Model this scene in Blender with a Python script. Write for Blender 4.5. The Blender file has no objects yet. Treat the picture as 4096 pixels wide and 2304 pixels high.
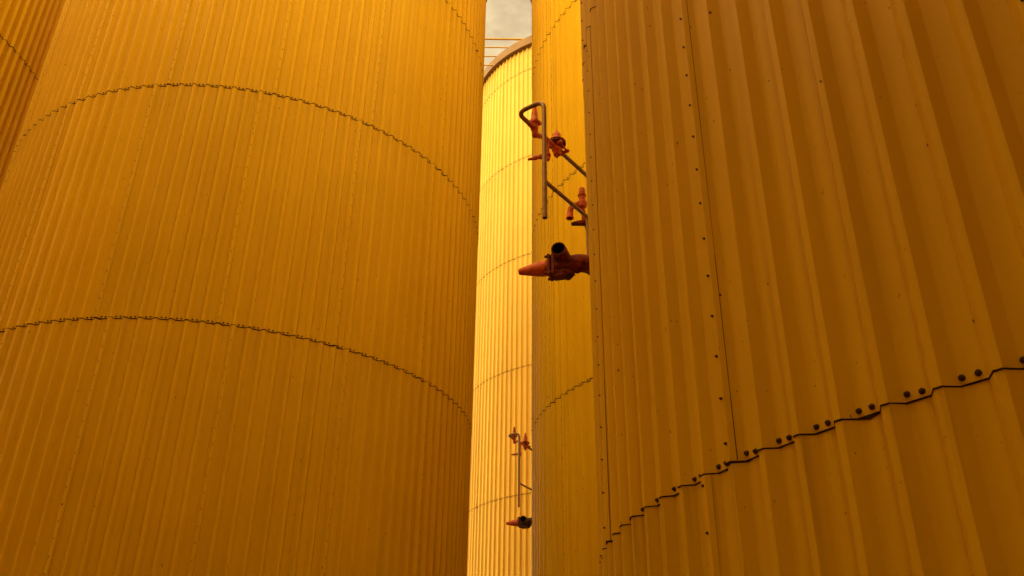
import bpy, bmesh, math, random
from mathutils import Vector, Matrix, Quaternion
random.seed(7)
R_ = math.radians
sc = bpy.context.scene
COL = sc.collection

# ------------------------------------------------------------------ camera
CAM_Z = 1.6
PITCH, ROLL = 0.49087576, 0.01214935
FPX = 3526.94                                   # focal length in photo pixels (4096 wide)
cam_d = bpy.data.cameras.new("camera"); cam = bpy.data.objects.new("camera", cam_d); COL.objects.link(cam)
cam_d.sensor_width = 36.0; cam_d.lens = 36.0 * FPX / 4096.0
cam_d.clip_start = 0.05; cam_d.clip_end = 2000
fw = Vector((0, math.cos(PITCH), math.sin(PITCH)))
up0 = Vector((0, -math.sin(PITCH), math.cos(PITCH))); rt0 = Vector((1, 0, 0))
rt = math.cos(ROLL) * rt0 + math.sin(ROLL) * up0
up = -math.sin(ROLL) * rt0 + math.cos(ROLL) * up0
m = Matrix((rt, up, -fw)).transposed().to_4x4(); m.translation = (0, 0, CAM_Z)
cam.matrix_world = m
sc.camera = cam

# ------------------------------------------------------------------ world, sun, exposure
SUN_AZ, SUN_EL = -141.0, 31.0                   # direction towards the sun (degrees from +X, elevation)
world = bpy.data.worlds.new("World"); sc.world = world; world.use_nodes = True
nt = world.node_tree; N = nt.nodes; L = nt.links
for n in list(N): N.remove(n)
out = N.new("ShaderNodeOutputWorld"); bg = N.new("ShaderNodeBackground")
sky = N.new("ShaderNodeTexSky"); sky.sky_type = 'NISHITA'; sky.sun_disc = False
sky.sun_elevation = R_(SUN_EL); sky.sun_rotation = R_(90 - SUN_AZ)
sky.air_density = 1.0; sky.dust_density = 4.0
tc = N.new("ShaderNodeTexCoord")
mp = N.new("ShaderNodeMapping"); mp.inputs['Scale'].default_value = (1.0, 1.0, 1.6)
nz = N.new("ShaderNodeTexNoise"); nz.inputs['Scale'].default_value = 12.0; nz.inputs['Detail'].default_value = 7.0
nz.inputs['Roughness'].default_value = 0.55
cr = N.new("ShaderNodeValToRGB")
cr.color_ramp.elements[0].position = 0.40; cr.color_ramp.elements[0].color = (2.7, 1.98, 1.15, 1)
cr.color_ramp.elements[1].position = 0.60; cr.color_ramp.elements[1].color = (4.1, 3.2, 1.72, 1)
# overcast: clouds cover nearly all of the clear sky behind them
mx = N.new("ShaderNodeMix"); mx.data_type = 'RGBA'; mx.inputs['Factor'].default_value = 0.97
L.new(tc.outputs['Generated'], mp.inputs['Vector']); L.new(mp.outputs['Vector'], nz.inputs['Vector'])
L.new(nz.outputs['Fac'], cr.inputs['Fac'])
L.new(sky.outputs['Color'], mx.inputs['A']); L.new(cr.outputs['Color'], mx.inputs['B'])
# sky kept dim ahead; extra brightness added everywhere else to light the aisle
dt = N.new("ShaderNodeVectorMath"); dt.operation = 'DOT_PRODUCT'
GL_EL, GL_AZ = 44.0, 86.0
dt.inputs[1].default_value = (math.cos(R_(GL_AZ)) * math.cos(R_(GL_EL)), math.sin(R_(GL_AZ)) * math.cos(R_(GL_EL)), math.sin(R_(GL_EL)))
L.new(tc.outputs['Generated'], dt.inputs[0])
mr = N.new("ShaderNodeMapRange"); mr.inputs['From Min'].default_value = 0.95; mr.inputs['From Max'].default_value = 0.72
mr.inputs['To Min'].default_value = 1.0; mr.inputs['To Max'].default_value = 7.9
d2 = N.new("ShaderNodeVectorMath"); d2.operation = 'DOT_PRODUCT'; d2.inputs[1].default_value = (-0.32, 0.36, 0.0)
L.new(tc.outputs['Generated'], d2.inputs[0])
ad = N.new("ShaderNodeMath"); ad.operation = 'ADD'; ad.inputs[1].default_value = 1.0; L.new(d2.outputs['Value'], ad.inputs[0])
ml = N.new("ShaderNodeMath"); ml.operation = 'MULTIPLY'; L.new(ad.outputs['Value'], ml.inputs[0]); L.new(mr.outputs['Result'], ml.inputs[1])
L.new(dt.outputs['Value'], mr.inputs['Value'])
vm = N.new("ShaderNodeVectorMath"); vm.operation = 'SCALE'
L.new(mx.outputs['Result'], vm.inputs[0]); L.new(ml.outputs['Value'], vm.inputs['Scale'])
L.new(vm.outputs['Vector'], bg.inputs['Color']); bg.inputs['Strength'].default_value = 0.12
L.new(bg.outputs['Background'], out.inputs['Surface'])

sd = bpy.data.lights.new("sun", 'SUN'); sd.energy = 1.2; sd.angle = R_(34); sd.color = (1.0, 0.83, 0.56)
so = bpy.data.objects.new("sun", sd); COL.objects.link(so)
sv = Vector((math.cos(R_(SUN_AZ)) * math.cos(R_(SUN_EL)), math.sin(R_(SUN_AZ)) * math.cos(R_(SUN_EL)), math.sin(R_(SUN_EL))))
so.rotation_euler = (-sv).to_track_quat('-Z', 'Y').to_euler(); so.location = sv * 60
sc.view_settings.view_transform = 'Standard'; sc.view_settings.look = 'None'
sc.view_settings.exposure = 0.70; sc.view_settings.gamma = 1.0
sc.cycles.max_bounces = 10; sc.cycles.diffuse_bounces = 7; sc.cycles.glossy_bounces = 4

# ------------------------------------------------------------------ materials
def mat(name):
    M = bpy.data.materials.new(name); M.use_nodes = True
    return M, M.node_tree.nodes, M.node_tree.links, M.node_tree.nodes['Principled BSDF']
def noise(N, L, vec, scale, detail=4, rough=0.5, stretch=None):
    n = N.new("ShaderNodeTexNoise"); n.inputs['Scale'].default_value = scale
    n.inputs['Detail'].default_value = detail; n.inputs['Roughness'].default_value = rough
    if stretch:
        mp = N.new("ShaderNodeMapping"); mp.inputs['Scale'].default_value = stretch
        L.new(vec, mp.inputs['Vector']); vec = mp.outputs['Vector']
    L.new(vec, n.inputs['Vector']); return n.outputs['Fac']
def ramp(N, L, fac, a, b, ca=(0, 0, 0, 1), cb=(1, 1, 1, 1)):
    r = N.new("ShaderNodeValToRGB"); e = r.color_ramp.elements
    e[0].position = a; e[0].color = ca; e[1].position = b; e[1].color = cb
    L.new(fac, r.inputs['Fac']); return r.outputs['Color']
def mixc(N, L, fac, a, b, mode='MIX'):
    x = N.new("ShaderNodeMix"); x.data_type = 'RGBA'; x.blend_type = mode
    for s, v in (('Factor', fac), ('A', a), ('B', b)):
        if hasattr(v, 'is_linked') or hasattr(v, 'node'): L.new(v, x.inputs[s])
        else: x.inputs[s].default_value = v
    return x.outputs['Result']

def cladding_mat(name, col, rough=0.58, seam=0.14404):
    M, N, L, P = mat(name)
    tc = N.new("ShaderNodeTexCoord"); ob = tc.outputs['Object']
    at = N.new("ShaderNodeAttribute"); at.attribute_name = "sheet_tint"
    base = mixc(N, L, 1.0, (*col, 1), at.outputs['Color'], 'MULTIPLY')
    # faint cloudy weathering and long vertical rain streaks
    w = ramp(N, L, noise(N, L, ob, 1.3, 5, 0.6), 0.35, 0.7, (0.94, 0.93, 0.90, 1), (1, 1, 1, 1))
    base = mixc(N, L, 1.0, base, w, 'MULTIPLY')
    st = ramp(N, L, noise(N, L, ob, 9.0, 4, 0.6, (1, 1, 0.03)), 0.40, 0.66, (0.93, 0.91, 0.86, 1), (1, 1, 1, 1))
    base = mixc(N, L, 1.0, base, st, 'MULTIPLY')
    # dirty runs washed down from the laps
    sx = N.new("ShaderNodeSeparateXYZ"); L.new(ob, sx.inputs[0])
    mq = N.new("ShaderNodeMath"); mq.operation = 'MULTIPLY_ADD'; mq.inputs[1].default_value = 1.0 / 2.77782; mq.inputs[2].default_value = seam
    L.new(sx.outputs['Z'], mq.inputs[0])
    fq = N.new("ShaderNodeMath"); fq.operation = 'FRACT'; L.new(mq.outputs['Value'], fq.inputs[0])
    near = ramp(N, L, fq.outputs['Value'], 0.80, 0.995)
    run = ramp(N, L, noise(N, L, ob, 26.0, 4, 0.6, (1, 1, 0.02)), 0.56, 0.72)
    mm = mixc(N, L, 1.0, near, run, 'MULTIPLY')
    base = mixc(N, L, mixc(N, L, 1.0, mm, (0.42, 0.42, 0.42, 1), 'MULTIPLY'), base, (0.26, 0.12, 0.02, 1))
    # small brown specks of dirt
    sp = ramp(N, L, noise(N, L, ob, 46.0, 2, 0.5, (1, 1, 0.6)), 0.735, 0.77)
    base = mixc(N, L, sp, base, (0.10, 0.045, 0.012, 1))
    # a few rusty smears
    sm = ramp(N, L, noise(N, L, ob, 5.0, 5, 0.7, (1, 1, 0.22)), 0.735, 0.80, (0, 0, 0, 1), (0.45, 0.45, 0.45, 1))
    base = mixc(N, L, sm, base, (0.30, 0.13, 0.02, 1))
    L.new(base, P.inputs['Base Color'])
    P.inputs['Roughness'].default_value = rough
    P.inputs['Specular IOR Level'].default_value = 0.22; P.inputs['Specular Tint'].default_value = (1.0, 0.72, 0.12, 1); P.inputs['IOR'].default_value = 1.3
    bp = N.new("ShaderNodeBump"); bp.inputs['Strength'].default_value = 0.05; bp.inputs['Distance'].default_value = 0.02
    L.new(noise(N, L, ob, 2.2, 3, 0.5, (1, 1, 0.35)), bp.inputs['Height'])
    L.new(bp.outputs['Normal'], P.inputs['Normal'])
    return M

YEL = (0.67, 0.378, 0.003)
M_clad = cladding_mat("yellow_cladding", YEL)
M_pale = cladding_mat("pale_yellow_cladding", (0.62, 0.41, 0.065), seam=0.73094)

def plain(name, col, rough, metal=0.0, var=0.25, scale=30.0, dark=None, dark_amt=(0.55, 0.7), bump=0.0):
    M, N, L, P = mat(name)
    tc = N.new("ShaderNodeTexCoord"); ob = tc.outputs['Object']
    f = noise(N, L, ob, scale, 5, 0.6)
    a = tuple(c * (1 - var) for c in col); b = tuple(min(1, c * (1 + var)) for c in col)
    c = ramp(N, L, f, 0.35, 0.65, (*a, 1), (*b, 1))
    if dark:
        g = ramp(N, L, noise(N, L, ob, scale * 0.55, 6, 0.65), *dark_amt)
        c = mixc(N, L, g, c, (*dark, 1))
    L.new(c, P.inputs['Base Color']); P.inputs['Roughness'].default_value = rough; P.inputs['Metallic'].default_value = metal
    P.inputs['Specular IOR Level'].default_value = 0.3; P.inputs['Specular Tint'].default_value = (1.0, 0.6, 0.2, 1)
    if bump:
        bp = N.new("ShaderNodeBump"); bp.inputs['Strength'].default_value = 0.8; bp.inputs['Distance'].default_value = bump
        L.new(noise(N, L, ob, scale * 1.6, 6, 0.7), bp.inputs['Height']); L.new(bp.outputs['Normal'], P.inputs['Normal'])
    return M
M_gap = plain("lap_dirt_shade", (0.022, 0.008, 0.004), 0.9, scale=40)  # dirt plus the shadow of the lap gap, in one dark colour
M_screw = plain("screw_dark", (0.05, 0.022, 0.010), 0.55, 0.3, scale=400)
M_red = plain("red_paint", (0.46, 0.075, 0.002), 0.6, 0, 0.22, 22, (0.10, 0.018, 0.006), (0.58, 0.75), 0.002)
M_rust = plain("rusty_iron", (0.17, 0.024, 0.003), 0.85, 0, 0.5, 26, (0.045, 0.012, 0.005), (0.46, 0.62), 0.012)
M_red_shade = plain("shaded_red_paint", (0.20, 0.026, 0.002), 0.65, 0, 0.25, 22, (0.06, 0.012, 0.004), (0.52, 0.7), 0.002)  # red paint darkened for the far kit, its backlit shade put into the colour
M_pipe_shade = plain("shaded_grey_pipe", (0.10, 0.055, 0.018), 0.5, 0.3, 0.22, 25)  # pipe colour darkened the same way, shade included
M_pipe = plain("galvanised_pipe", (0.21, 0.12, 0.032), 0.45, 0.35, 0.22, 25, (0.10, 0.05, 0.015), (0.62, 0.72), 0.0008)
M_bore_shade = plain("bore_shade_black", (0.010, 0.006, 0.004), 0.95, scale=30)  # shade inside open pipe ends, painted as black
M_rim = plain("tan_roof_rim", (0.18, 0.10, 0.033), 0.7, 0, 0.10, 3, (0.13, 0.07, 0.022), (0.5, 0.8))
M_rail = plain("ochre_rail", (0.42, 0.25, 0.05), 0.5, 0.2, 0.1, 20)
M_conc = plain("concrete_grey", (0.30, 0.25, 0.18), 0.9, 0, 0.2, 8, bump=0.01)

def ground_mat():
    M, N, L, P = mat("gravel_ground")
    tc = N.new("ShaderNodeTexCoord"); ob = tc.outputs['Object']
    c = ramp(N, L, noise(N, L, ob, 18, 8, 0.7), 0.3, 0.7, (0.035, 0.025, 0.015, 1), (0.10, 0.075, 0.045, 1))
    L.new(c, P.inputs['Base Color']); P.inputs['Roughness'].default_value = 0.95
    bp = N.new("ShaderNodeBump"); bp.inputs['Distance'].default_value = 0.03
    L.new(noise(N, L, ob, 30, 8, 0.7), bp.inputs['Height']); L.new(bp.outputs['Normal'], P.inputs['Normal'])
    return M
M_ground = ground_mat()

M_iron_shade = plain("shaded_iron", (0.035, 0.010, 0.004), 0.8, 0, 0.5, 26, (0.012, 0.005, 0.003), (0.46, 0.62), 0.01)  # rusty iron darkened for the far valve, shade put into its colour

# ------------------------------------------------------------------ object helpers
def link(name, me, material=None, parent=None, loc=None):
    o = bpy.data.objects.new(name, me); COL.objects.link(o)
    if material and not me.materials: me.materials.append(material)
    if parent: o.parent = parent
    if loc: o.location = loc
    return o
def mesh_from(name, v, f, smooth=False):
    me = bpy.data.meshes.new(name); me.from_pydata(v, [], f); me.update()
    if smooth: me.polygons.foreach_set('use_smooth', [True] * len(me.polygons))
    return me
def empty(name, loc, rotz=0.0):
    o = bpy.data.objects.new(name, None); COL.objects.link(o); o.location = loc; o.rotation_euler = (0, 0, rotz)
    o.empty_display_size = 0.2
    return o
def tag(o, label=None, cat=None, group=None, kind=None):
    if label: o['label'] = label
    if cat: o['category'] = cat
    if group: o['group'] = group
    if kind: o['kind'] = kind
    return o

class MB:
    """collects shapes into ONE mesh"""
    def __init__(s): s.v = []; s.f = []; s.sm = []
    def add(s, v, f, smooth=True):
        b = len(s.v); s.v += [tuple(p) for p in v]; s.f += [tuple(i + b for i in q) for q in f]; s.sm += [smooth] * len(f); return s
    def lathe(s, a, d, prof, n=24, smooth=True, caps=True):
        """prof = [(distance along d, radius)...] about an axis from a along d"""
        a = Vector(a); d = Vector(d).normalized(); q = d.to_track_quat('Z', 'Y')
        v = []; f = []
        for (h, r) in prof:
            for i in range(n):
                t = 2 * math.pi * i / n
                v.append(a + q @ Vector((r * math.cos(t), r * math.sin(t), h)))
        for j in range(len(prof) - 1):
            for i in range(n):
                k = (i + 1) % n
                f.append((j * n + i, j * n + k, (j + 1) * n + k, (j + 1) * n + i))
        if caps:
            f.append(tuple(range(n - 1, -1, -1))); f.append(tuple((len(prof) - 1) * n + i for i in range(n)))
        return s.add(v, f, smooth)
    def tube(s, pts, r, n=16, fillet=0.0, caps=True, seg=6):
        pts = [Vector(p) for p in pts]
        path = [pts[0]]
        for i in range(1, len(pts) - 1):
            p0, p1, p2 = pts[i - 1], pts[i], pts[i + 1]
            if fillet > 0:
                a = p1 + (p0 - p1).normalized() * fillet; b = p1 + (p2 - p1).normalized() * fillet
                for k in range(seg + 1):
                    t = k / seg; path.append(a * (1 - t) ** 2 + p1 * 2 * t * (1 - t) + b * t * t)
            else: path.append(p1)
        path.append(pts[-1])
        rad = r if callable(r) else (lambda t: r)
        T = []
        for i in range(len(path)):
            a = path[max(i - 1, 0)]; b = path[min(i + 1, len(path) - 1)]; T.append((b - a).normalized())
        ref = Vector((0, 0, 1)) if abs(T[0].z) < 0.9 else Vector((1, 0, 0))
        u = T[0].cross(ref).normalized(); v = []; f = []
        for i, p in enumerate(path):
            if i: u = T[i - 1].rotation_difference(T[i]) @ u
            w = T[i].cross(u).normalized(); rr = rad(i / (len(path) - 1))
            for k in range(n):
                t = 2 * math.pi * k / n; v.append(p + u * (rr * math.cos(t)) + w * (rr * math.sin(t)))
        for j in range(len(path) - 1):
            for k in range(n):
                q = (k + 1) % n; f.append((j * n + k, j * n + q, (j + 1) * n + q, (j + 1) * n + k))
        if caps: f.append(tuple(range(n - 1, -1, -1))); f.append(tuple((len(path) - 1) * n + i for i in range(n)))
        return s.add(v, f, True)
    def box(s, c, x, y, sx, sy, sz):
        """box with axes x, y (vectors) and half sizes"""
        c = Vector(c); x = Vector(x).normalized(); y = Vector(y); y = (y - x * y.dot(x)).normalized(); z = x.cross(y)
        v = [c + x * (sx * i) + y * (sy * j) + z * (sz * k) for i in (-1, 1) for j in (-1, 1) for k in (-1, 1)]
        return s.add(v, [(0, 1, 3, 2), (4, 6, 7, 5), (0, 4, 5, 1), (2, 3, 7, 6), (0, 2, 6, 4), (1, 5, 7, 3)], False)
    def ball(s, c, r, sq=(1, 1, 1), n=16, lump=0.0):
        c = Vector(c); v = []; f = []; m_ = n // 2
        for j in range(m_ + 1):
            p = math.pi * j / m_
            for i in range(n):
                t = 2 * math.pi * i / n; k = 1 + lump * random.uniform(-1, 1)
                v.append(c + Vector((r * k * sq[0] * math.sin(p) * math.cos(t), r * k * sq[1] * math.sin(p) * math.sin(t), r * k * sq[2] * math.cos(p))))
        for j in range(m_):
            for i in range(n):
                k = (i + 1) % n; f.append((j * n + i, (j + 1) * n + i, (j + 1) * n + k, j * n + k))
        return s.add(v, f, True)
    def flange(s, c, d, r, th, bolts=4, br=0.008, bolt_r=None, rot=0.4):
        c = Vector(c); d = Vector(d).normalized()
        s.lathe(c - d * th / 2, d, [(0, r * .96), (th * .15, r), (th * .85, r), (th, r * .96)], 28)
        q = d.to_track_quat('Z', 'Y'); bolt_r = bolt_r or r * .78
        for i in range(bolts):
            t = rot + 2 * math.pi * i / bolts
            p = c + q @ Vector((bolt_r * math.cos(t), bolt_r * math.sin(t), 0))
            s.lathe(p - d * (th / 2 + br * 1.3), d, [(0, br), (th + br * 2.6, br)], 6, False)
        return s
    def build(s, name, material, parent=None, loc=None):
        me = bpy.data.meshes.new(name); me.from_pydata(s.v, [], s.f); me.update()
        me.polygons.foreach_set('use_smooth', s.sm)
        bm = bmesh.new(); bm.from_mesh(me)
        bmesh.ops.remove_doubles(bm, verts=bm.verts, dist=1e-6)
        bmesh.ops.recalc_face_normals(bm, faces=bm.faces)
        bm.to_mesh(me); bm.free()
        me.set_sharp_from_angle(angle=R_(38))
        return link(name, me, material, parent, loc)

# ------------------------------------------------------------------ ground
gme = mesh_from("ground", [(-600, -600, 0), (600, -600, 0), (600, 600, 0), (-600, 600, 0)], [(0, 1, 2, 3)])
tag(link("ground", gme, M_ground), kind="structure")

# ------------------------------------------------------------------ storage tanks
S = 3.0
NRIB = 136                                      # ribs round each tank
PIT = 2 * math.pi / NRIB
HC = 0.92594 * S                                 # height of one course of sheets
DEP = 0.0345                                    # rib depth
Z0 = -0.66672 * S + CAM_Z
TANK = {'A': (-1.16943 * S, 3.44432 * S), 'B': (1.14215 * S, 1.24668 * S), 'D': (1.10074 * S, 3.47604 * S),
        'C': (0.66022 * S, 6.68875 * S), 'E': (-3.44265 * S, 3.42554 * S)}
# one rib, from trough middle to trough middle: (fraction of pitch from the crest, height)
PROF = [(-0.5, 0.0), (-0.264, 0.0), (-0.255, 0.03), (-0.086, 0.97), (-0.077, 1.0), (0.077, 1.0), (0.086, 0.97), (0.255, 0.03), (0.264, 0.0)]

def prof_h(fr):
    fr = (fr + 0.5) % 1.0 - 0.5
    P = PROF + [(0.5, 0.0)]
    for (a, ha), (b, hb) in zip(P, P[1:]):
        if a <= fr <= b: return ha + (hb - ha) * (fr - a) / (b - a)
    return 0.0

def proj(p):
    q = Vector(p) - Vector((0, 0, CAM_Z)); d = q.dot(fw)
    if d <= 0.05: return None
    return 2048 + FPX * q.dot(rt) / d, 1152 - FPX * q.dot(up) / d, d
def hidden(p, own):
    """is p behind another tank, as seen from the photograph's place?"""
    for k, (cx, cy) in TANK.items():
        if k == own: continue
        dx, dy = p[0], p[1]; a = dx * dx + dy * dy; b = -2 * (dx * cx + dy * cy); c = cx * cx + cy * cy - S * S
        ds = b * b - 4 * a * c
        if ds > 0:
            t = (-b - math.sqrt(ds)) / (2 * a)
            if 0 < t < 0.999: return True
    return False

def screw_mesh(name, rw, rh, hh):
    b = MB(); b.lathe((0, 0, -0.002), (0, 0, 1), [(0, rw), (0.0042, rw), (0.005, rw * .8)], 14)
    b.lathe((0, 0, 0.002), (0, 0, 1), [(0, rh), (hh, rh), (hh + 0.001, rh * .7)], 6, False)
    me = bpy.data.meshes.new(name); me.from_pydata(b.v, [], b.f); me.update(); me.materials.append(M_screw)
    return me
ME_LAP = screw_mesh("screw", 0.0082, 0.0052, 0.0065)
ME_SIDE = screw_mesh("screw_small", 0.0047, 0.0034, 0.0045)

def course(parent, z0, z1, phase, lap_mod, bottom=True, top_extra=0.05, paint=None, dirt=0.0028, side=1.0):
    """one ring of corrugated sheets, eight ribs to a sheet, its lower edge lapped over the ring below"""
    v = []; f = []; tint = []
    cols = []
    for i in range(NRIB):
        for (fr, h) in PROF: cols.append((i + phase + fr, h))
    nc = len(cols)
    zs = [(z0, 0.0042), (z0 + 0.25, 0.0026), ((z0 + z1) / 2, 0.0013), (z1 + top_extra, 0.0)] if bottom else [(z0, 0.002), (z1 + top_extra, 0.0)]
    for (z, off) in zs:
        for (k, h) in cols:
            a = k * PIT; r = S + DEP * h + off - 0.001
            v.append((r * math.cos(a), r * math.sin(a), z))
    sheets = {}
    def tn(k):
        s = math.floor((k - phase - lap_mod) / 8.0 + 1e-6) % 17
        if s not in sheets: sheets[s] = random.uniform(0.92, 1.0)
        return sheets[s]
    for j in range(len(zs) - 1):
        for i in range(nc):
            k = (i + 1) % nc
            f.append((j * nc + i, j * nc + k, (j + 1) * nc + k, (j + 1) * nc + i)); tint.append(tn(cols[i][0]))
    if bottom:                                   # turned-in lower lip
        b = len(v)
        for (k, h) in cols:
            a = k * PIT; r = S + DEP * h - 0.001; v.append((r * math.cos(a), r * math.sin(a), z0))
        for i in range(nc):
            k = (i + 1) % nc; f.append((b + i, b + k, k, i)); tint.append(tn(cols[i][0]))
    # side laps: the edge of each sheet doubled over the crest of the next
    n_sheet = NRIB // 8
    zl0, zl1 = z0 + 0.001, z1 - 0.006
    gv = []; gf = []
    for sidx in range(n_sheet):
        ci = lap_mod + 8 * sidx + phase
        b = len(v); frs = (-0.27, -0.256, -0.09, -0.074, 0.074, 0.090, 0.165)
        for z, off in ((zl0, 0.0042), (z0 + 0.25, 0.0026), ((z0 + z1) / 2, 0.0013), (zl1, 0.001)):
            for q, fr in enumerate(frs):
                a = (ci + fr) * PIT; r = S + DEP * prof_h(fr) + off + (0.0002 if q in (0,) else 0.0010)
                v.append((r * math.cos(a), r * math.sin(a), z))
        m_ = len(frs)
        for j in range(3):
            for q in range(m_ - 1):
                f.append((b + j * m_ + q, b + j * m_ + q + 1, b + (j + 1) * m_ + q + 1, b + (j + 1) * m_ + q)); tint.append(tn(ci + 0.1))
        # dirt and gap shade, drawn as a dark strip in the open edge
        nseg = 26; b = len(gv); wv = random.uniform(0.5, 1.2) * side
        for j in range(nseg + 1):
            t = j / nseg; z = zl0 + (zl1 - zl0) * t; off = 0.0042 * max(0, 1 - t * 2) + 0.0006
            w = wv * (0.000 + 0.012 * max(0, math.sin(t * 5.1 + sidx)) * random.uniform(0.4, 1.0))
            for fr in (0.161, 0.162 + 0.005 * side + 0.8 * w):
                a = (ci + fr) * PIT; r = S + DEP * prof_h(fr) + off + 0.0004; gv.append((r * math.cos(a), r * math.sin(a), z))
        for j in range(nseg): gf.append((b + 2 * j, b + 2 * j + 1, b + 2 * j + 3, b + 2 * j + 2))
    # dark line under the lower lip: dirt, with the lap's shade painted in
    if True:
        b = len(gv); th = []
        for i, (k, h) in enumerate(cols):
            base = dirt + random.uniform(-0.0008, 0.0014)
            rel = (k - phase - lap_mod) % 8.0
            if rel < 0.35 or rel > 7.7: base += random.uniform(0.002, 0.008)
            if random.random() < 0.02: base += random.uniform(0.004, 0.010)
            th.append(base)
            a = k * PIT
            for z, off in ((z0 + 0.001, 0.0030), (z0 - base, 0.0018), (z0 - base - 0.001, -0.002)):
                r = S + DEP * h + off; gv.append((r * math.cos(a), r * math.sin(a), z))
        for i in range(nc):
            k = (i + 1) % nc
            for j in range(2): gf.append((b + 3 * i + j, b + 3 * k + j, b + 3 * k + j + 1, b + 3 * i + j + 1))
    me = mesh_from("wall_course", v, f)
    at = me.attributes.new("sheet_tint", 'FLOAT_COLOR', 'CORNER')
    vals = []
    for p, t in zip(me.polygons, tint): vals += [t, t, t, 1.0] * p.loop_total
    at.data.foreach_set('color', vals)
    o = link("wall_course", me, paint or M_clad, parent)
    link("lap_gap", mesh_from("lap_gap", gv, gf), M_gap, o)
    return o

def storage_tank(key, label, zref, phase, laps, top, lap_default=3):
    """laps: {course index: crest number of a sheet edge (mod 8)}"""
    cx, cy = TANK[key]
    t = empty("storage_tank", (cx, cy, 0)); tag(t, label, "storage tank", "yellow corrugated storage tanks")
    cand = []
    i = 0
    while zref + i * HC > 0: i -= 1
    while zref + i * HC < top:
        za = max(zref + i * HC, 0.15); zb = min(zref + (i + 1) * HC, top)
        lm = laps.get(i, (lap_default + (i % 2)) % 8)
        bottom = zref + i * HC > 0.15
        course(t, za, zb, phase, lm, bottom, 0.05 if zb < top else 0.0, M_pale if key == 'C' else M_clad,
               0.0028 if key == 'B' else 0.0070, (0.25 if i == 0 else 1.4) if key == 'B' else 1.0)
        if bottom:
            for k in range(NRIB):
                for fr in (0.325, 0.605): cand.append((k + phase + fr, za + 0.016 + random.uniform(-0.003, 0.003), 0, 0.004))
        for s_ in range(17):
            z = za + 0.055
            while z < zb - 0.03:
                cand.append((lm + 8 * s_ + phase - 0.005, z + random.uniform(-0.004, 0.004), 1, 0.0042 * max(0, 1 - (z - za) / 1.2) + 0.001)); z += 0.1425
        i += 1
    # screws: only the ones the photograph can show
    vis = []
    for (k, z, kind, off) in cand:
        a = k * PIT; n = Vector((math.cos(a), math.sin(a), 0)); r = S + DEP * prof_h(k - phase) + off
        p = Vector((cx, cy, 0)) + n * r; p.z = z
        if n.dot(Vector((0, 0, CAM_Z)) - p) < 0.0: continue
        q = proj(p)
        if not q or not (-60 < q[0] < 4156 and -60 < q[1] < 2364) or hidden(p, key): continue
        vd = (Vector((0, 0, CAM_Z)) - p).normalized()
        vis.append(((0.0095 if kind == 0 else 0.0052) / q[2] * (0.15 + n.dot(vd)), p, n, kind))
    vis.sort(key=lambda x: -x[0])
    inv = Vector((cx, cy, 0))
    for (_, p, n, kind) in vis[:100]:
        o = link("screw", ME_SIDE if kind else ME_LAP, None, t, p - inv)
        o.rotation_euler = n.to_track_quat('Z', 'Y').to_euler()
    if len(vis) > 100:
        b = MB()
        for (_, p, n, kind) in vis[100:]:
            rw = 0.0047 if kind else 0.0080
            b.lathe(p - inv - n * .001, n, [(0, rw), (0.004, rw), (0.005, rw * .6), (0.009, rw * .55)], 8, False)
        me = bpy.data.meshes.new("screw_rows"); me.from_pydata(b.v, [], b.f); me.update()
        tag(link("screw_rows", me, M_screw, t), kind="stuff")
    # steel shell behind the cladding, concrete ring at the foot, roof with its rim
    b = MB(); b.lathe((0, 0, 0.1), (0, 0, 1), [(0, S - 0.03), (top - 0.12, S - 0.03)], 96); b.build("inner_shell", M_conc, t)
    b = MB(); b.lathe((0, 0, -0.2), (0, 0, 1), [(0, S + 0.12), (0.32, S + 0.12), (0.345, S + 0.09)], 96); b.build("concrete_base", M_conc, t)
    b = MB(); b.lathe((0, 0, top + 0.10), (0, 0, 1), [(0, S + 0.02), (0.12, S + 0.02), (0.30, 1.6), (0.42, 0.05)], 96); b.build("roof", M_rim, t)
    b = MB(); ro, ri = S + 0.125, S - 0.02
    b.lathe((0, 0, 0), (0, 0, 1), [(top - 0.005, ri), (top - 0.005, ro - 0.012), (top + 0.004, ro), (top + 0.262, ro), (top + 0.275, ro - 0.02), (top + 0.275, ri)], 160, True, False)
    b.build("roof_rim", M_rim, t)
    return t

TOP_ROW = 13.2
storage_tank('A', "large yellow corrugated tank filling the left half, crossed by two long curving seams", Z0, 0.62, {1: 4, 2: 3, 3: 4, 4: 3}, TOP_ROW)
storage_tank('B', "nearest and darkest ribbed tank, filling the right half, with big screws along one seam", Z0, 0.92, {0: 3, 1: 4, 2: 3}, 9.6)  # unseen top kept low to let skylight into the aisle
storage_tank('D', "yellow tank seen as a narrow strip behind the red valves, beside the nearest tank", Z0, 0.62, {1: 5, 2: 3, 3: 4, 4: 3}, TOP_ROW)
storage_tank('C', "brightest pale yellow tank at the end of the gap, with a tan roof rim", 1.56764 * S - HC + CAM_Z, 0.42, {0: 5, 1: 6, 2: 5, 3: 6}, 5.5245 * S + CAM_Z)
storage_tank('E', "brown-striped tank showing only a sliver in the top left corner behind the large left tank", Z0, 0.3, {3: 5, 4: 4}, 19.0)  # unseen top raised to shade the lower part of the far tank

# added unseen tanks round the aisle, placed to block sun and sky
for k_, p_ in (('F', (-10.1, 3.3)), ('G', (-3.3, -2.75)), ('H', (3.4, -3.2)), ('I', (-9.8, -2.75))):
    TANK[k_] = p_
    storage_tank(k_, "added unseen yellow tank that shades the aisle", Z0, 0.4, {}, TOP_ROW + 0.6 if k_ == 'I' else TOP_ROW)

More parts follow.
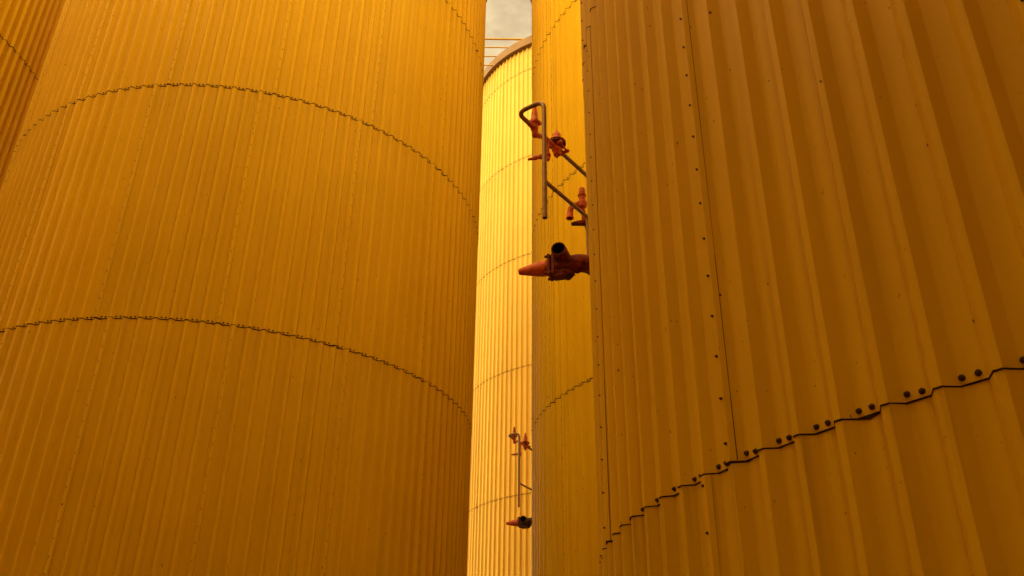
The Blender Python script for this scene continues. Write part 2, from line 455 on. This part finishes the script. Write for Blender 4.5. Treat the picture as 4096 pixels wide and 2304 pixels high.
# ------------------------------------------------------------------ roof railing on the far tank
ZT = 5.5245 * S + CAM_Z + 0.28
YR = 18.3
rl = empty("roof_railing", (0.04, YR, ZT)); tag(rl, "thin ochre railing of four level bars against the cloudy sky, above the far tank roof", "railing")
ztop = (lambda px: None)
def z_at(ypx, y):                                # height of a level bar at depth y that shows at this photo row
    t = PITCH + math.atan((1152 - ypx) / FPX); return CAM_Z + y * math.tan(t)
for yp, r in ((157, 0.030), (190.5, 0.020), (226.5, 0.020), (262, 0.020)):
    b = MB(); z = z_at(yp, YR) - ZT; b.tube([(-2.6, 0, z), (2.7, 0, z)], r, 10); b.build("rail", M_rail, rl)
for x in (-2.55, -1.28, 0.0, 1.3, 2.6):
    b = MB(); b.tube([(x, 0.02, -0.25), (x, 0.02, z_at(157, YR) - ZT)], 0.02, 10); b.build("post", M_rail, rl)

# ------------------------------------------------------------------ valve piping
def fr(c, d, pts):                               # map (u along d) helper
    return [Vector(c) + Vector(d) * u for u in pts]

def valve_piping(key, theta, se, w, zu, Lv, ll, s_reg, s_prv, s_noz, s_rise, z_rise, prv3, label, noz_dz, tall):
    cx, cy = TANK[key]; th = R_(theta)
    base = Vector((cx + (S + DEP) * math.cos(th), cy + (S + DEP) * math.sin(th), CAM_Z + z_rise))
    t = empty("valve_piping", base, th); tag(t, label, "pipework", "red valves on grey pipes beside the tanks")
    RED, PIPE = (M_red_shade, M_pipe_shade) if tall else (M_red, M_pipe)
    zo = z_rise + 0.0                            # local z = z - zo ; local x = outwards from the wall
    loc = lambda s, ww, z: Vector((s - DEP, ww, z - zo))
    wv = lambda x, y, z: Vector((x * math.cos(th) + y * math.sin(th), -x * math.sin(th) + y * math.cos(th), z))
    rp = 0.0215 if tall else 0.0200
    X, Y, Zv = Vector((1, 0, 0)), Vector((0, 1, 0)), Vector((0, 0, 1))
    # pipes
    b = MB(); b.tube([loc(-0.02, 0, zu), loc(s_reg - 0.05, 0, zu)], rp, 16); b.flange(loc(0.02, 0, zu), X, 0.06, 0.02, 4, 0.007); b.build("supply_pipe", PIPE, t)
    b = MB(); b.tube([loc(s_prv, 0, zu), loc(se, 0, zu), loc(se, w, zu), loc(se, w, zu - Lv)], rp, 18, 0.095, False, 10)
    zb = zu - Lv
    b.lathe(loc(se, w, zb), Zv, [(0.012, 0.0155), (0, 0.0165), (-0.001, 0.0195), (0.05, 0.0205), (0.055, rp)], 18, True, False)
    for dz in (ll - 0.075, ll + 0.065):
        b.lathe(loc(se, w, zu - dz - 0.006), Zv, [(0, rp), (0.002, rp + 0.0022), (0.010, rp + 0.0022), (0.012, rp)], 18, True, False)
    b.lathe(loc(se, w, zu - 0.078), Zv, [(0, rp), (0.002, rp + .0015), (0.006, rp + 0.0015), (0.008, rp)], 18, True, False)
    vp = b.build("vent_pipe", PIPE, t)
    b = MB(); b.lathe(loc(se, w, zb + 0.006), Zv, [(0, 0.0152), (0.001, 0.002)], 16); b.build("bore_shade", M_bore_shade, vp)  # black disc for the dark interior of the pipe
    b = MB(); b.tube([loc(se, w, zu - ll), loc(-0.02, w, zu - ll)], 0.0175, 16); b.flange(loc(0.03, w, zu - ll), X, 0.06, 0.02, 4, 0.007); b.build("brace_pipe", PIPE, t)
    b = MB(); b.tube([loc(s_rise, w, zu - ll), loc(s_rise, w, z_rise)], 0.021, 16); b.build("riser_pipe", PIPE, t)
    # --- safety valve at the outer end of the supply pipe
    c = loc(s_prv, 0, zu)
    b = MB()
    b.tube([loc(s_prv + 0.085, 0, zu), loc(s_prv - 0.02, 0, zu)], 0.024, 16)                         # inlet boss
    b.ball(c, 0.036, (1.05, 1.0, 1.15), 18)
    b.lathe(c + Zv * 0.0, Zv, [(0, 0.030), (0.03, 0.033), (0.048, 0.036)], 18)
    lo = c + Vector((-0.012, 0, -0.066))
    b.tube([c + Vector((0, 0, 0)), lo], 0.030, 16); b.ball(lo, 0.032, (1, 1, .85), 16)
    b.tube([lo, c + Vector((-0.09, 0, -0.028)), loc(s_prv - 0.16, 0, zu)], lambda q: 0.026 - 0.004 * q, 16, 0.03)
    sv_ = b.build("safety_valve", RED, t)
    b = MB(); zf = c + Zv * 0.055                                                                     # square bolted flange, two plates
    for dz in (0.0, 0.014):
        b.box(zf + Zv * dz, X, Y, 0.046, 0.046, 0.0055)
    for sx in (-1, 1):
        for sy in (-1, 1): b.lathe(zf + Vector((sx * .034, sy * .034, -0.016)), Zv, [(0, .008), (0.044, .008)], 6, False)
    b.build("flange", RED, sv_)
    b = MB(); b.lathe(zf + Zv * 0.019, Zv, [(0, 0.036), (0.012, 0.036), (0.016, 0.033), (0.030, 0.032), (0.034, 0.029), (0.075, 0.029), (0.115, 0.0235), (0.148, 0.018), (0.150, 0.0195), (0.166, 0.0195), (0.168, 0.016)], 22)
    b.build("spring_cap", RED, sv_)
    # --- red pipe to the regulator and the regulator
    r = loc(s_reg, 0, zu)
    b = MB(); b.tube([loc(s_prv - 0.15, 0, zu), loc(s_reg + 0.03, 0, zu)], 0.0225, 16); b.build("red_pipe", RED, t)
    b = MB(); b.ball(r + Zv * -0.012, 0.048, (1.2, 0.9, 0.9), 18, 0.02)
    b.lathe(r + Vector((0.0, 0, -0.02)), -Zv, [(0, 0.038), (0.03, 0.036), (0.055, 0.030), (0.058, 0.014), (0.078, 0.013)], 14)
    b.lathe(r + Vector((-0.10, 0, 0)), X, [(0, 0.026), (0.03, 0.029), (0.06, 0.029)], 8, False)
    b.tube([r + Vector((0.05, 0.055, 0.028)), r + Vector((-0.085, 0.055, 0.0))], 0.0085, 10)
    b.lathe(r + Vector((0.035, 0.028, 0.025)), Y, [(0, .014), (.036, .018), (.05, .014)], 12)
    b.lathe(r + Vector((-0.085, 0.02, 0.0)), Y, [(0, .014), (.04, .019), (.055, .014)], 12)
    rg = b.build("pressure_regulator", RED, t)
    b = MB(); b.flange(r + Zv * 0.050, Zv, 0.084, 0.016, 8, 0.007, 0.071); b.flange(r + Zv * 0.067, Zv, 0.084, 0.014, 0)
    b.lathe(r + Zv * 0.0, Zv, [(0, 0.045), (0.03, 0.06), (0.043, 0.066)], 24)
    b.build("diaphragm_flange", M_rust, rg)
    b = MB()
    if tall:
        b.lathe(r + Zv * 0.073, Zv, [(0, 0.045), (0.012, 0.042), (0.105, 0.040), (0.112, 0.036), (0.113, 0.026), (0.15, 0.025), (0.155, 0.021), (0.156, 0.017), (0.19, 0.015), (0.196, 0.010)], 22)
    else:
        b.lathe(r + Zv * 0.073, Zv, [(0, 0.043), (0.008, 0.0395), (0.080, 0.0390), (0.094, 0.030), (0.098, 0.021), (0.112, 0.019), (0.116, 0.010)], 22)
        b.lathe(r + Zv * 0.185, Zv, [(0, 0.0042), (0.030, 0.0035)], 8)
    b.build("spring_housing", RED, rg)
    # --- small side valve pointing away to the left
    nd = wv(-0.93, 0.37, 0.0).normalized(); n0 = loc(s_noz, 0, zu - noz_dz)
    b = MB(); b.tube([loc(s_noz, 0, zu - 0.0), loc(s_noz, 0, zu - noz_dz - 0.05)], 0.016, 14); b.ball(n0, 0.030, (1, 1, 1.05), 16)
    b.lathe(n0 - Zv * 0.055, Zv, [(0, .018), (.012, .022), (.028, .022)], 8, False)
    b.lathe(n0, nd, [(0, .026), (0.075, .025), (0.085, .017), (0.10, .017), (0.102, .022), (0.128, .022), (0.13, .0175), (0.185, .0115)], 12)
    b.build("side_valve", RED, t)
    # --- upright safety valve behind the brace pipe
    s3, w3, z3 = prv3
    c = loc(s3, w3, z3)
    b = MB(); b.lathe(c, Zv, [(0, .022), (.012, .037), (.045, .040), (.075, .037), (.082, .031), (.13, .031)], 20)
    xl = wv(-0.97, 0.2, 0).normalized()
    b.lathe(c + Zv * .045, -xl, [(0, .01), (.055, .007), (.060, .009), (.066, .006)], 8)
    b.tube([c, c + Vector((-0.025, 0.0, -0.075)), loc(s3 - 0.15, w3, z3 - 0.24), loc(s3 - 0.33, w, zu - ll)], lambda q: 0.020 + 0.008 * min(1, q * 2.2), 16, 0.03)
    v3 = b.build("safety_valve", RED, t)
    b = MB(); b.lathe(c + Zv * .128, Zv, [(0, .032), (.004, .039), (.014, .039), (.018, .032), (.075, .029), (.088, .022), (.09, .01)], 20); b.build("spring_cap", RED, v3)
    b = MB(); o0 = c + Zv * 0.042
    b.lathe(o0 + xl * 0.03, xl, [(0, .036), (.014, .036), (.018, .030)], 18)
    ex = o0 + xl * 0.095
    b.tube([o0 + xl * 0.03, ex + xl * 0.012, ex + xl * 0.020 - Zv * 0.125], 0.027, 18, 0.06, False, 8)
    mo = ex + xl * 0.020 - Zv * 0.125
    b.lathe(mo, Zv, [(0.02, .0245), (0.0, .027), (-0.012, .029), (-0.012, .034), (0.0, .035), (0.008, .031), (.035, .030), (.04, .027)], 20, True, False)
    oe = b.build("outlet_elbow", RED, v3)
    b = MB(); b.lathe(mo + Zv * 0.012, Zv, [(0, .0262), (.001, .004)], 18); b.build("bore_shade", M_bore_shade, oe)  # black disc in place of the shaded inside of the elbow
    b = MB(); n3 = loc(s3 - 0.02, w3, z3 - 0.14)
    b.lathe(n3 + xl * -0.02, (xl + Vector((0, 0, -0.03))).normalized(), [(0, .03), (.03, .030), (.06, .026), (.13, .017), (.134, .015)], 14); b.build("drain_nozzle", M_rust, v3)
    return t

def relief_valve(key, theta, s, w, z, label, rise, ang_mouth=0.0):
    """large rusty angle valve: open mouth towards the aisle, bolted cone on its left, elbow on its right"""
    cx, cy = TANK[key]; th = R_(theta)
    IRON = M_iron_shade if key == 'C' else M_rust
    base = Vector((cx + (S + DEP) * math.cos(th), cy + (S + DEP) * math.sin(th), CAM_Z + z - 0.12))
    t = empty("relief_valve", base, th); tag(t, label, "valve", "big rusty valves with an open mouth and an orange cone")
    wv = lambda x, y, zz: Vector((x * math.cos(th) + y * math.sin(th), -x * math.sin(th) + y * math.cos(th), zz))
    c = Vector((s - DEP, w, 0.12)); Zv = Vector((0, 0, 1)); X = Vector((1, 0, 0))
    ax = wv(-0.955, 0.295, 0.0).normalized()     # the cone's axis
    # body
    b = MB(); b.ball(c, 0.078, (1, 1, 1.0), 24, 0.035)
    b.tube([c + ax * 0.06, c - ax * 0.05], 0.074, 20)
    for k in range(16):
        p = c + Vector((random.uniform(-.06, .05), random.uniform(-.06, .08), random.uniform(-.095, -.03))); b.ball(p, random.uniform(.018, .032), (1, 1, .8), 8, 0.25)
    b.box(c + Vector((0.02, -0.01, -0.088)), ax, Zv, 0.062, 0.028, 0.045)
    bo = b.build("valve_body", IRON, t)
    # open mouth
    md = wv(-0.295, -0.955, ang_mouth).normalized(); m0 = c + Zv * rise
    b = MB(); b.lathe(m0, md, [(0.0, 0.066), (0.12, 0.064), (0.165, 0.062), (0.18, 0.060), (0.181, 0.0535), (0.06, 0.0530)], 28, True, False)
    mo = b.build("mouth", IRON, t)
    b = MB(); b.lathe(m0, md, [(0.176, 0.0518), (0.060, 0.0505), (0.059, 0.004)], 24, True, False); b.build("bore_shade", M_bore_shade, mo)  # black liner standing for the shade inside the mouth
    # bolted flange pair and the cone
    b = MB()
    for d in (0.075, 0.112):
        b.box(c + ax * d, ax, Zv, 0.011, 0.092, 0.072)
    for sy in (-1, 1):
        for sz in (-1, 1):
            p = c + ax * 0.045 + Zv * (0.076 * sy) + ax.cross(Zv) * (0.056 * sz); b.lathe(p, ax, [(0, .0125), (.10, .0125)], 8, False)
    b.build("flange", IRON, t)
    b = MB(); b.lathe(c + ax * 0.122, ax, [(0, .058), (.016, .060), (.020, .067), (.068, .066), (.074, .0630), (.098, .061), (.245, .029), (.257, .027), (.259, .02)], 28)
    b.lathe(c + ax * 0.16 + Zv * 0.06, Zv, [(0, .012), (.012, .012), (.014, .009)], 8, False)
    b.build("cone_cap", M_red_shade if key == 'C' else M_red, t)
    # elbow on the other side, then the pipe back to the tank
    e0 = c - ax * 0.05; e1 = c - ax * 0.185; wl = c.y + (e1 - c).y
    b = MB(); b.tube([e0, e1 + Zv * .012, e1 + Vector((-0.19, 0.02, -0.012))], lambda q: 0.078 - 0.006 * q, 22, 0.10, True, 10)
    for k in range(10):
        p = e0 + Vector((random.uniform(-.05, .03), random.uniform(-.02, .06), random.uniform(-.085, -.05))); b.ball(p, random.uniform(.014, .024), (1, 1, .8), 8, 0.25)
    b.build("elbow", IRON, t)
    e2 = e1 + Vector((-0.17, 0.018, -0.012))
    b = MB(); b.tube([e2, Vector((-0.1, e2.y, e2.z))], 0.066, 20); b.flange(Vector((0.03, e2.y, e2.z)), X, 0.12, 0.025, 8, 0.01); b.build("inlet_pipe", M_pipe, t)
    return t

valve_piping('D', 233.688, 2.530, 0.276, 4.900, 1.172, 0.822, 1.915, 2.272, 2.065, 1.872, 3.57, (1.664, 0.10, 4.350),
             "larger, upper set of red valves on grey pipes, in front of the narrow tank strip", 0.165, False)
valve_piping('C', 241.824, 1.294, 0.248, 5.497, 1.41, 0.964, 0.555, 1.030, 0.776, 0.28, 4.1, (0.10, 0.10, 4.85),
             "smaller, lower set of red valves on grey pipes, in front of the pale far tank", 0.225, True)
relief_valve('D', 233.688, 2.04, 0.128, 3.575, "larger rusty valve with a gaping black mouth and orange cone, under the upper red valves", 0.060, 0.02)
relief_valve('C', 241.824, 0.72, 0.10, 3.945, "smaller dark valve with an orange cone low in the gap, under the lower red valves", 0.02, 0.0)
